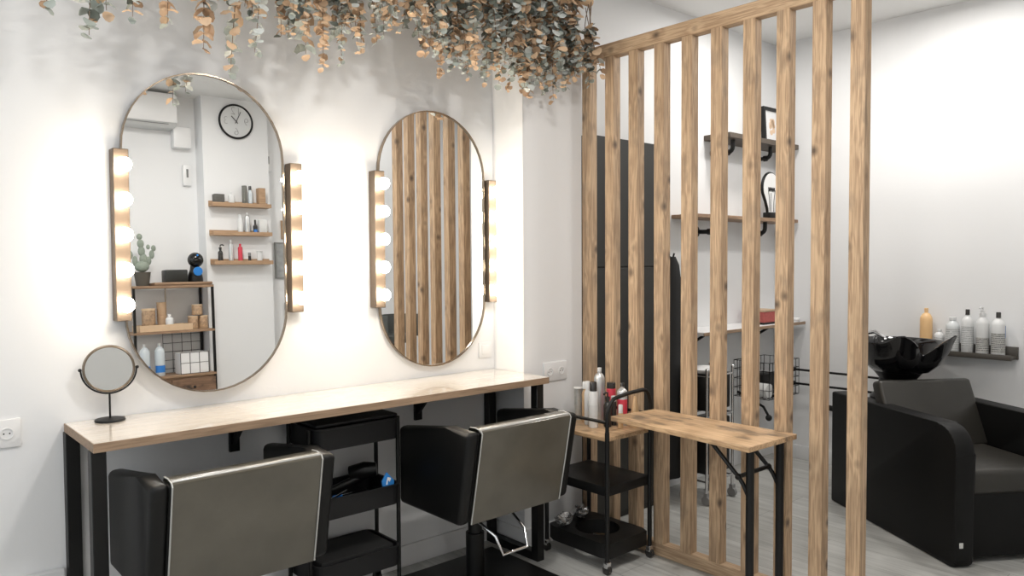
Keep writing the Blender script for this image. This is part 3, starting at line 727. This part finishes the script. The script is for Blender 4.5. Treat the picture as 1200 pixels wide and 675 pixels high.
cp('product_cone', 'tan cone-shaped bottle at the right back of the cart', 'bottle', 2.893, -.655, .026, .15, TAN, None, .005, kind='cone')
bm = nb(); lathe(bm, (0, 0, 0), [(.03, 0), (.034, .004), (.034, .02), (.03, .02), (.028, .006)]); tag(obj('tint_bowl', bm, BLACKP, loc=(2.88, -.40+.025, zt)), 'small black bowl behind the bottles on the cart', 'bowl')
# foil packs on the bottom shelf
FOIL = M('crumpled_foil', (.5, .5, .5), .25, .9, bump=1, bscale=40)
random.seed(5)
for (x, y, s, lb) in ((2.655, -.40, 1, 'crumpled silver foil pack at the left of the lowest cart shelf'), (2.80, -.375, 1.1, 'crumpled silver foil sheet at the back of the lowest cart shelf')):
    bm = nb(); sph(bm, (0, 0, .03), .04, 1.1, .9, .75, 14, 9)
    for v in bm.verts: v.co *= 1+random.uniform(-.22, .22)
    for v in bm.verts: v.co.z = max(v.co.z, 0)
    tag(obj('foil_pack', bm, FOIL, loc=(x, y, .136), smooth=False), lb, 'foil')

# ------------------------------------------------------------ hanging eucalyptus garland
t = thing('hanging_pole', 'round wooden pole hung from the ceiling, carrying the eucalyptus', 'pole', (1.6, -.35, 2.765))
bm = nb(); tube(bm, [(-1.35, 0, 0), (-.5, .006, .004), (.4, -.004, -.003), (1.31, 0, 0)], .022, 14); obj('wooden_rod', bm, wood('pole_pine', (.72, .5, .3), (.52, .34, .2), (.2, .12, .07), axis=0, knots=.2), t)
for x in (-1.1, 1.0):
    bm = nb(); cyl(bm, (x, 0, .015), (x, 0, .255), .0015, seg=6); obj('cord', bm, M('jute', (.5, .4, .28), .9), t)
LEAFM = [M('leaf_sage', (.36, .40, .37), .6, var=.25, vscale=30), M('leaf_grey', (.56, .59, .57), .6, var=.2, vscale=30), M('leaf_tan', (.66, .47, .31), .65, var=.25, vscale=30), M('leaf_brown', (.40, .27, .17), .65, var=.3, vscale=30), M('leaf_dark', (.15, .17, .145), .6, var=.2, vscale=30)]
STEM = M('stem_brown', (.22, .15, .10), .7)
def sprig(label, x, y, ztop, zbot, size, mix, seed, sway=.03, group=None, dense=1.0, bare=0):
    rnd = random.Random(seed)
    L = ztop-zbot; dx = rnd.uniform(-sway, sway); dy = rnd.uniform(-sway, sway); ph = rnd.uniform(0, 6)
    def P(s): return Vector((dx*s*s + .012*math.sin(ph+5*s), dy*s*s+.012*math.cos(ph+4*s), -L*s))
    o = thing('eucalyptus_branch', label, 'dried branch', (x, y, ztop), 0, group)
    bm = nb(); tube(bm, [P(i/8) for i in range(9)], [.0022]*6+[.0016, .0013, .001], 5); st = obj('stem', bm, STEM, o)
    bm = nb(); step = size*.50/dense; n = int(L/step)
    for i in range(n+1):
        s = min(1, (i+.5)/(n+.5)); c = P(s); sz = size*(1-.35*s**3)*rnd.uniform(.75, 1.15)
        a0 = rnd.uniform(0, PI)
        if s*L < bare: continue
        for q in range(2 if s < .97 else 1):
            a = a0+PI*q+rnd.uniform(-.4, .4)
            out = Vector((math.cos(a), math.sin(a), rnd.uniform(-1.3, .1))).normalized()
            side = out.cross(Vector((rnd.uniform(-.5, .5), rnd.uniform(-.5, .5), 1))).normalized()
            nrm = out.cross(side).normalized()
            cen = c+out*sz*.46; vs = []
            mi = rnd.choices(range(5), mix)[0]
            cv = bm.verts.new(cen - nrm*sz*.1)
            for k in range(9):
                b_ = 2*PI*k/9; rr = sz*.5*(1+.12*math.cos(b_))*(1+rnd.uniform(-.06, .06))
                vs.append(bm.verts.new(cen+out*rr*math.cos(b_)+side*rr*math.sin(b_)+nrm*(sz*(.16*math.cos(b_)**2+.07*rnd.uniform(-1, 1)))))
            for k in range(9):
                f = bm.faces.new((cv, vs[k], vs[(k+1) % 9])); f.material_index = mi
    me = obj('leaves', bm, LEAFM, o)
    return o
# the loose single branches at the left and along the bottom, left to right
sprs = [(.50, 2.215, .036, 'short grey-green eucalyptus branch, leftmost on the pole', (3, 2, 1, 1, 0)),
        (.615, 2.155, .044, 'dark green eucalyptus branch, second from the left end', (5, 2, 0, 1, 2)),
        (.665, 2.235, .040, 'pale eucalyptus tuft just right of the dark green branch', (2, 3, 1, 0, 0)),
        (.715, 2.235, .036, 'small tan and green eucalyptus tuft above the left mirror edge', (2, 1, 3, 1, 1)),
        (.835, 2.245, .042, 'short brown eucalyptus branch left of the long tan cluster', (1, 1, 3, 2, 0)),
        (.935, 2.165, .046, 'long tan dried cluster hanging above the left mirror top', (0, 0, 4, 3, 0)),
        (.985, 2.265, .042, 'grey-green branch just right of the long tan cluster', (3, 3, 1, 0, 0)),
        (1.075, 2.115, .042, 'longest loose grey branch hanging over the left mirror', (3, 3, 2, 0, 1)),
        (1.145, 2.185, .036, 'pale slender branch right of the longest grey one', (1, 4, 2, 0, 0)),
        (1.335, 2.225, .050, 'wide grey-leaved branch between the two mirrors', (4, 3, 1, 1, 1)),
        (1.405, 2.185, .030, 'thin tan branch right of the wide grey-leaved one', (0, 0, 5, 1, 0)),
        (1.46, 2.195, .024, 'thin wispy small-leaved branch between the mirrors', (3, 2, 1, 1, 1)),
        (1.57, 2.27, .034, 'tan and green branch left of the right mirror', (2, 1, 4, 1, 0)),
        (1.99, 2.245, .030, 'small-leaved tan branch over the right mirror top', (0, 0, 5, 2, 0)),
        (2.44, 2.215, .048, 'broad brown-grey cluster hanging left of the pier corner', (1, 2, 4, 2, 0)),
        (2.63, 2.225, .040, 'large-leaved branch hanging in front of the grey pier', (2, 2, 4, 1, 0)),
        (2.74, 2.29, .034, 'grey branch left of the first partition post', (3, 4, 1, 0, 1)),
        (2.87, 2.33, .036, 'grey-green branch touching the partition corner, rightmost', (3, 4, 1, 0, 1))]
for k, (x, zb_, sz, lb, mix) in enumerate(sprs):
    sprig(lb, x, -.35+.03*math.sin(k*2.1), 2.755, zb_+.01, sz*1.25, mix, 100+k, sway=.015, bare=.11 if x > 2.7 else 0)
# the thick bunch, growing denser to the right
random.seed(11)
prof = [(1.0, 2.36), (1.15, 2.32), (1.3, 2.27), (1.45, 2.31), (1.64, 2.35), (1.85, 2.33), (2.05, 2.28), (2.25, 2.26), (2.4, 2.25), (2.6, 2.27), (2.8, 2.36), (2.95, 2.42)]
def zp(x):
    for (a, za), (b_, zb2) in zip(prof, prof[1:]):
        if a <= x <= b_: return za+(zb2-za)*(x-a)/(b_-a)
    return 2.4
nD = 112
for k in range(nD):
    u = (k+random.random())/nD; x = .98+1.93*u**.78
    zb_ = zp(x)+random.random()**1.5*.17
    y = -.35+random.gauss(0, .05)
    y = max(-.46, min(-.26, y))
    warm = .5+.5*math.sin(x*5+k)
    mx_ = (2, 1.6, 1.5+2*warm, 1.2, 1.2); tone = 'tan-leaved' if warm > .5 else 'grey-green'
    where = 'above the middle of the counter' if x < 1.7 else 'above the right mirror' if x < 2.3 else 'beside the first partition post'
    sprig('%s dried eucalyptus branch in the thick bunch %s' % (tone, where),
          x, y, 2.75+random.uniform(-.02, .01), zb_, random.uniform(.034, .052), (1.4, 1.2, 4, 1.8, .8) if warm > .5 else (3, 3, 1.6, .8, 1.2), 500+k, sway=.05,
          group=tone+' branches of the thick bunch '+where, dense=.95, bare=.11 if x > 2.72 else 0)

# ------------------------------------------------------------ the side behind the camera, seen in the mirrors
# black metal shelving unit with drawers
t = thing('shelving_unit', 'black metal and wood shelving unit with drawers, reflected in the left mirror', 'shelving', (1.985, -3.50, 0))
for sx in (-.3, .3):
    for sy in (-.14, .145):
        bm = nb(); box(bm, sx-.009, sx+.009, sy-.009, sy+.009, 0, 1.43); obj('post', bm, BLACK, t)
for z in (1.43, 1.07, .715): lbox('shelf_board', SHELFW, t, -.31, .31, -.15, .155, z-.02, z)
lbox('drawer_case', SHELFW, t, -.305, .305, -.15, .14, .2, .695)
for x0, x1 in ((-.298, -.052), (-.044, .298)):
    for z0, z1 in ((.44, .68), (.21, .43)):
        d = lbox('drawer', RUST, t, x0, x1, .14, .158, z0, z1)
        bm = nb(); sph(bm, ((x0+x1)/2, .166, (z0+z1)/2+.05), .011); obj('knob', bm, BLACK, d)
bm = nb()
for z in (.75, .82, .89, .96, 1.03): cyl(bm, (-.02, -.12, z), (.28, -.12, z), .002, seg=6)
for x in (-.02, .055, .13, .205, .28): cyl(bm, (x, -.12, .72), (x, -.12, 1.05), .002, seg=6)
obj('wire_grid', bm, BLACK, t)
bm = nb(); cyl(bm, (.02, -.145, 1.05), (.02, -.145, 1.41), .005, seg=8); obj('back_rod', bm, BRASS, t)
SY = -3.47
# cactus
t = thing('potted_cactus', 'grey-green prickly cactus in a dark ribbed pot on the shelving unit', 'plant', (1.785, SY, 1.431))
bm = nb(); lathe(bm, (0, 0, 0), [(.045, 0), (.048, .01), (.053, .05), (.06, .10), (.062, .11), (.056, .11), (.053, .10)]); obj('pot', bm, M('pot_dark', (.09, .08, .065), .8, bump=.5, bscale=90), t)
bm = nb(); lathe(bm, (0, 0, 0), [(.052, .098), (.052, .102)]); obj('soil', bm, M('soil', (.06, .045, .03), .9), t)
CACT = M('cactus_grey', (.26, .30, .25), .8, var=.3, vscale=80, bump=.5, bscale=150)
pads = [(0, .155, .055, .045), (-.012, .215, .03, .045), (.0, .275, .027, .04), (.005, .335, .026, .035), (.012, .39, .022, .025), (-.05, .2, .022, .035), (-.075, .25, .02, .035), (-.09, .3, .018, .025), (.05, .2, .02, .04), (.085, .245, .022, .035), (.115, .285, .018, .022), (-.05, .31, .015, .02)]
bm = nb()
for x, z, r, h in pads: sph(bm, (-x, 0, z), 1, r, r*.6, h, 12, 8)
obj('cactus_pads', bm, CACT, t)
bm = nb(); box(bm, -.085, .085, -.06, .06, 0, .10, bev=.008)
o = obj('storage_tin', bm, M('tin_black', (.02, .022, .02), .4), loc=(2.03, SY, 1.456)); tag(o, 'black rectangular tin between the cactus and the coffee machine', 'tin')
bm = nb(); box(bm, -.225, .225, -.12, .12, 0, .024, bev=.008); tag(obj('serving_board', bm, SHELFW, loc=(2.065, SY, 1.431)), 'brown serving board under the coffee machine', 'board')
t = thing('coffee_machine', 'small black rounded coffee machine with a blue disc on the shelving unit', 'coffee machine', (2.195, SY, 1.456))
bm = nb(); lathe(bm, (0, -.01, 0), [(.06, 0), (.063, .01), (.055, .06), (.04, .10), (.035, .14), (.04, .16)]); obj('base', bm, BLACKP, t)
bm = nb(); sph(bm, (0, .01, .18), .062, 1, 1, 1, 20, 14); obj('head', bm, M('gloss_black', (.01, .01, .01), .12), t)
bm = nb(); cyl(bm, (0, .05, .085), (0, .064, .085), .036, seg=28); obj('blue_disc', bm, M('disc_blue', (.02, .2, .6), .3), t)
bm = nb(); cyl(bm, (0, .055, .215), (0, .062, .217), .008); obj('button', bm, M('disc_blue', (.02, .2, .6), .3), t)
# middle shelf
t = thing('wooden_tray', 'pale wooden tray holding jars on the shelving unit middle shelf', 'tray', (1.925, SY, 1.071))
bm = nb(); box(bm, -.2, .2, -.1, .1, 0, .01); box(bm, -.2, .2, .09, .1, .01, .05); box(bm, -.2, .2, -.1, -.09, .01, .05); box(bm, -.2, -.19, -.09, .09, .01, .05); box(bm, .19, .2, -.09, .09, .01, .05)
obj('tray_body', bm, M('pale_wood', (.62, .45, .29), .6, var=.15, vscale=20), t)
GLASS = M('jar_glass', (.85, .88, .86), .05, trans=.0, alpha=1)
NUTS = M('biscuits', (.42, .28, .17), .5, var=.95, vscale=45, bump=1, bscale=70)
def jar(label, loc, r, h):
    t = thing('storage_jar', label, 'jar', loc, group='jars on the shelving unit')
    bm = nb(); lathe(bm, (0, 0, 0), [(r*.95, 0), (r, .005), (r, h*.85), (r*.9, h*.95)]); obj('filled_body', bm, NUTS, t)
    bm = nb(); lathe(bm, (0, 0, h*.95), [(r*1.02, 0), (r*1.02, h*.1), (r, h*.12)]); obj('lid', bm, M('pale_wood', (.62, .45, .29), .6), t)
jar('large jar of brown biscuits standing on the wooden tray', (1.82, SY, 1.082), .05, .16)
jar('low square-set jar left beneath the stacked jar', (2.145+.01, SY+.02, 1.071), .04, .10)
jar('low jar at the right end of the middle shelf', (2.235, SY+.02, 1.071), .038, .10)
jar('jar stacked on top of the two low jars', (2.19, SY+.02, 1.185), .042, .08)
for k in range(6):
    bm = nb(); lathe(bm, (0, 0, 0), [(.028, 0), (.037, .085), (.039, .087), (.035, .085), (.026, .004)])
    tag(obj('paper_cup', bm, M('kraft', (.55, .38, .24), .7), loc=(1.925, SY-.02, 1.082+.026*k)), 'brown paper cup in the nested stack on the wooden tray', 'cup', 'nested paper cups')
bottle('milk_bottle', 'small white bottle in front of the paper cups on the tray', 'bottle', (1.96, SY+.055, 1.082), .03, .10, WHT, WHT, .014, .02)
# lower shelf
PET = M('pet_plastic', (.62, .68, .72), .1, .0, coat=.5)
for x, lb in ((1.77, 'clear water bottle with blue label, nearer the unit corner post'), (1.88, 'clear water bottle with blue label, beside the wire grid')):
    q = bottle('water_bottle', lb, 'bottle', (x, SY+.04, .716), .038, .24, PET, WHT, .012, .02, lab=M('label_blue', (.03, .2, .6), .4), labz=(.12, .35), group='water bottles', rz=PI)
t = thing('storage_cube', 'white box with a black grid pattern on the lowest open shelf', 'box', (2.13, SY+.03, .716))
lbox('box_body', WHITEP, t, -.11, .11, -.07, .07, 0, .17)
bm = nb()
for x in (-.11, -.037, .037, .11): box(bm, x-.002, x+.002, .069, .072, 0, .17)
for z in (.0, .085, .168): box(bm, -.11, .11, .069, .072, z, z+.003)
obj('grid_lines', bm, BLACK, t)

# picture ledges on the chimney breast
LEDGE = wood('ledge_wood', (.50, .33, .20), (.36, .225, .13), (.15, .09, .05), axis=0, rough=.55, knots=.3)
for z, lb in ((2.085, 'uppermost of three wooden picture ledges under the clock'), (1.84, 'middle of three wooden picture ledges under the clock'), (1.595, 'lowest of three wooden picture ledges under the clock')):
    t = thing('picture_ledge', lb, 'shelf', (2.585, -3.5, z), group=None)
    bm = nb(); box(bm, -.255, .255, 0, .085, 0, .012); obj('board', bm, LEDGE, t)
    bm = nb(); box(bm, -.255, .255, .085, .097, 0, .032); obj('front_lip', bm, LEDGE, t)
    bm = nb(); box(bm, -.255, .255, 0, .012, .012, .05); obj('back_rail', bm, LEDGE, t)
LY = -3.455
def lp(z, x, lb, r, h, m, cap, **k): return bottle(k.pop('name', 'ledge_bottle'), lb, k.pop('cat', 'bottle'), (x, LY, z+.0125), r, h, m, cap, rz=PI, group='products on the wooden ledges', **k)
bm = nb(); box(bm, -.042, .042, -.03, .03, 0, .09, bev=.003); tag(obj('gift_box', bm, M('box_dark', (.10, .095, .085), .5, var=.4, vscale=60), loc=(2.40, LY, 2.098)), 'dark patterned box at the left end of the top ledge', 'box')
lp(2.085, 2.51, 'small square white flask on the top ledge', .026, .10, WHT, WHT, capr=.008, caph=.016, flat=.6)
lp(2.085, 2.625, 'tall dark patterned can on the top ledge', .021, .175, M('can_dark', (.16, .16, .14), .4, var=.4, vscale=90), None, kind='plain')
lp(2.085, 2.675, 'slim clear bottle with black cap on the top ledge', .019, .14, PET, DKP, capr=.012, caph=.035)
bm = nb(); box(bm, -.03, .03, -.03, .03, 0, .16, bev=.002); tag(obj('wooden_box', bm, LEDGE, loc=(2.77, LY, 2.098)), 'upright wooden box at the right end of the top ledge', 'box')
lp(1.84, 2.58, 'white bottle left on the middle ledge', .022, .15, WHT, WHT, capr=.014, caph=.02)
lp(1.84, 2.64, 'tall silver-white can on the middle ledge', .023, .175, SIL, WHT, capr=.01, caph=.015, kind='can')
lp(1.84, 2.71, 'dark dropper bottle on the middle ledge', .018, .09, DKP, DKP, capr=.008, caph=.04, lab=M('label_blue', (.03, .2, .6), .4), labz=(.2, .5))
bm = nb(); box(bm, -.035, .035, -.02, .02, 0, .13, bev=.004); tag(obj('cotton_box', bm, M('box_clear', (.68, .69, .68), .3), loc=(2.775, LY, 1.853)), 'translucent white box at the right end of the middle ledge', 'box')
q = lp(1.595, 2.40, 'black pump bottle at the left end of the lowest ledge', .02, .11, DKP, DKP, capr=.01, caph=.012); pump(q, .122, DKP)
lp(1.595, 2.49, 'tall silver can on the lowest ledge', .021, .18, SIL, WHT, capr=.01, caph=.018, kind='can')
lp(1.595, 2.57, 'red spray can on the lowest ledge', .019, .15, RED, RED, capr=.009, caph=.015, kind='can')
lp(1.595, 2.65, 'short dark lipstick-like tube on the lowest ledge', .012, .06, DKP, M('cap_grey', (.2, .2, .2), .4), capr=.012, caph=.03, kind='plain')
lp(1.595, 2.74, 'white squeeze tube at the right end of the lowest ledge', .024, .10, WHT, WHT, capr=.026, caph=.004, kind='tube', flat=.6)
# wall clock
t = thing('wall_clock', 'round white wall clock with black rim, reflected in the left mirror', 'clock', (2.585, -3.5, 2.825), PI)
bm = nb()
bm2 = nb(); cyl(bm2, (0, 0, 0), (0, -.02, 0), .142, seg=48); obj('dial', bm2, M('dial_white', (.66, .67, .67), .5), t)
tube(bm, [(.142*math.cos(a), -.018, .142*math.sin(a)) for a in [2*PI*k/56 for k in range(56)]], .009, 10, closed=True); obj('rim', bm, BLACK, t)
def hand(name, ang, L, wd):
    bm = nb(); dx, dz = math.sin(ang), math.cos(ang)
    tube(bm, [(-dx*.02, -.026, -dz*.02), (dx*L, -.026, dz*L)], wd, 6); obj(name, bm, BLACK, t)
hand('minute_hand', -.45, .095, .0022); hand('hour_hand', .75, .06, .003)
def glyph(txt, x, z, size):
    cu = bpy.data.curves.new('numeral', 'FONT'); cu.body = txt; cu.size = size; cu.align_x = 'CENTER'; cu.align_y = 'CENTER'; cu.extrude = .0005; cu.offset = -.0030
    o = bpy.data.objects.new('numeral', cu); COL.objects.link(o)
    dg = bpy.context.evaluated_depsgraph_get(); me = bpy.data.meshes.new_from_object(o.evaluated_get(dg))
    bpy.data.objects.remove(o)
    n_ = bpy.data.objects.new('numeral', me); COL.objects.link(n_); n_.parent = t; n_.location = (x, -.0208, z); n_.rotation_euler = (PI/2, 0, 0)
    me.materials.clear(); me.materials.append(M('numeral_grey', (.22, .22, .22), .6))
glyph('12', 0, .088, .095); glyph('3', .09, 0, .095); glyph('6', 0, -.088, .095); glyph('9', -.09, 0, .095)
# air conditioner and small fittings
t = thing('air_conditioner', 'white wall-mounted air conditioner high on the wall, reflected in the left mirror', 'air conditioner', (1.70, YF, 2.72))
bm = nb(); box(bm, -.42, .40, 0, .2, .03, .27, bev=.015); obj('casing', bm, WHITEP, t)
bm = nb(); prism(bm, [(.0, .0), (.15, .0), (.2, .032), (0, .032)], 0, -.41, .39, bev=.003); obj('louvre_flap', bm, M('ac_grey', (.6, .61, .61), .4), t)
bm = nb(); box(bm, -.35, .33, .185, .192, .018, .022); obj('air_slot', bm, M('slot_grey', (.2, .2, .2), .5), t)
t = thing('pipe_cover', 'white pipe cover box beside the air conditioner', 'pipe cover', (2.17, YF, 2.58))
bm = nb(); box(bm, -.07, .07, 0, .08, 0, .17, bev=.004); obj('cover', bm, WHITEP, t)
for x, y, z, lb in ((2.215, YF, 2.36, 'white wall intercom left of the clock, reflected in the mirror'), (2.93, YF, 2.53, 'white wall sensor right of the clock, reflected in the mirror')):
    t = thing('wall_intercom', lb, 'intercom', (x, y, z))
    bm = nb(); box(bm, -.035, .035, 0, .035, -.09, .09, bev=.012); obj('body', bm, WHITEP, t)
    bm = nb(); box(bm, -.008, .008, .034, .038, -.02, .05); obj('slot', bm, M('slot_grey', (.2, .2, .2), .5), t)
def pic(label, x, z, w_, h_, fm, pm):
    t = thing('framed_picture', label, 'picture', (x, YF, z))
    bm = nb(); f = .012
    box(bm, -w_, w_, 0, .02, -h_, -h_+f); box(bm, -w_, w_, 0, .02, h_-f, h_); box(bm, -w_, -w_+f, 0, .02, -h_+f, h_-f); box(bm, w_-f, w_, 0, .02, -h_+f, h_-f); obj('frame', bm, fm, t)
    bm = nb(); box(bm, -w_+f, w_-f, .002, .012, -h_+f, h_-f); obj('print', bm, pm, t)
pic('grey photograph in a thin frame right of the ledges, reflected in the left mirror', 3.10, 1.64, .13, .165, M('frame_grey', (.25, .25, .24), .5), M('photo_grey', (.34, .35, .35), .5, var=.5, vscale=25))
pic('small wood-framed picture above the grey photograph', 3.12, 1.92, .08, .085, LEDGE, M('photo_tan', (.5, .4, .3), .5, var=.3, vscale=25))
pic('black framed pale print low at the right edge of the left mirror', 3.22, 1.05, .17, .2, BLACK, M('photo_pale', (.6, .61, .6), .5))
# grey stool reflected in the right mirror
t = thing('bar_stool', 'dark grey round-backed bar stool reflected in the right mirror', 'stool', (3.86, -3.2, 0))
bm = nb()
A = []
for k in range(17):
    a = PI*1.1*(k/16-.5); A.append((.2*math.sin(a), .2-.24*math.cos(a)))
V = [[bm.verts.new((x*s, y*s, z)) for x, y in A] for z, s in ((.76, .86), (.80, .95), (.93, 1.0), (.965, .98), (.965, .88), (.93, .87), (.80, .82), (.76, .80))]
for P_, Q_ in zip(V, V[1:]+[V[0]]):
    for k in range(16): bm.faces.new((P_[k], P_[k+1], Q_[k+1], Q_[k]))
bm.faces.new([v[0] for v in V]); bm.faces.new([v[-1] for v in V][::-1])
SG = M('stool_grey', (.09, .095, .09), .7); obj('backrest', bm, SG, t)
bm = nb(); lathe(bm, (0, 0, 0), [(.17, .70), (.19, .72), (.19, .765), (.17, .78), (.05, .785)]); obj('seat', bm, SG, t)
bm = nb(); cyl(bm, (0, 0, .02), (0, 0, .7), .022); obj('column', bm, BLACK, t)
bm = nb(); lathe(bm, (0, 0, 0), [(.2, 0), (.2, .008), (.05, .02)]); obj('base', bm, BLACK, t)

# ceiling downlights, added as unseen fill except over the wash chair
for (x, y), lb in zip(DOWNLIGHTS, ['added as unseen fill over the left mirror side', 'added as unseen fill in the middle of the room', 'added as unseen fill near the shelving unit', 'added as unseen fill near the bar stool', 'over the wash chair', 'added as unseen fill behind the partition', 'added as unseen fill near the added left window']):
    t = thing('downlight', 'round recessed ceiling downlight '+lb, 'ceiling light', (x, y, H))
    bm = nb(); lathe(bm, (0, 0, -.012), [(.125, .012), (.12, .0), (.105, .0), (.105, .012)], 28); obj('ring', bm, WHITEP, t)
    bm = nb(); cyl(bm, (0, 0, -.004), (0, 0, -.001), .105, seg=28); obj('diffuser', bm, M('diffuser', (1, 1, 1), .5, emit=(1, .97, .93), es=4), t)
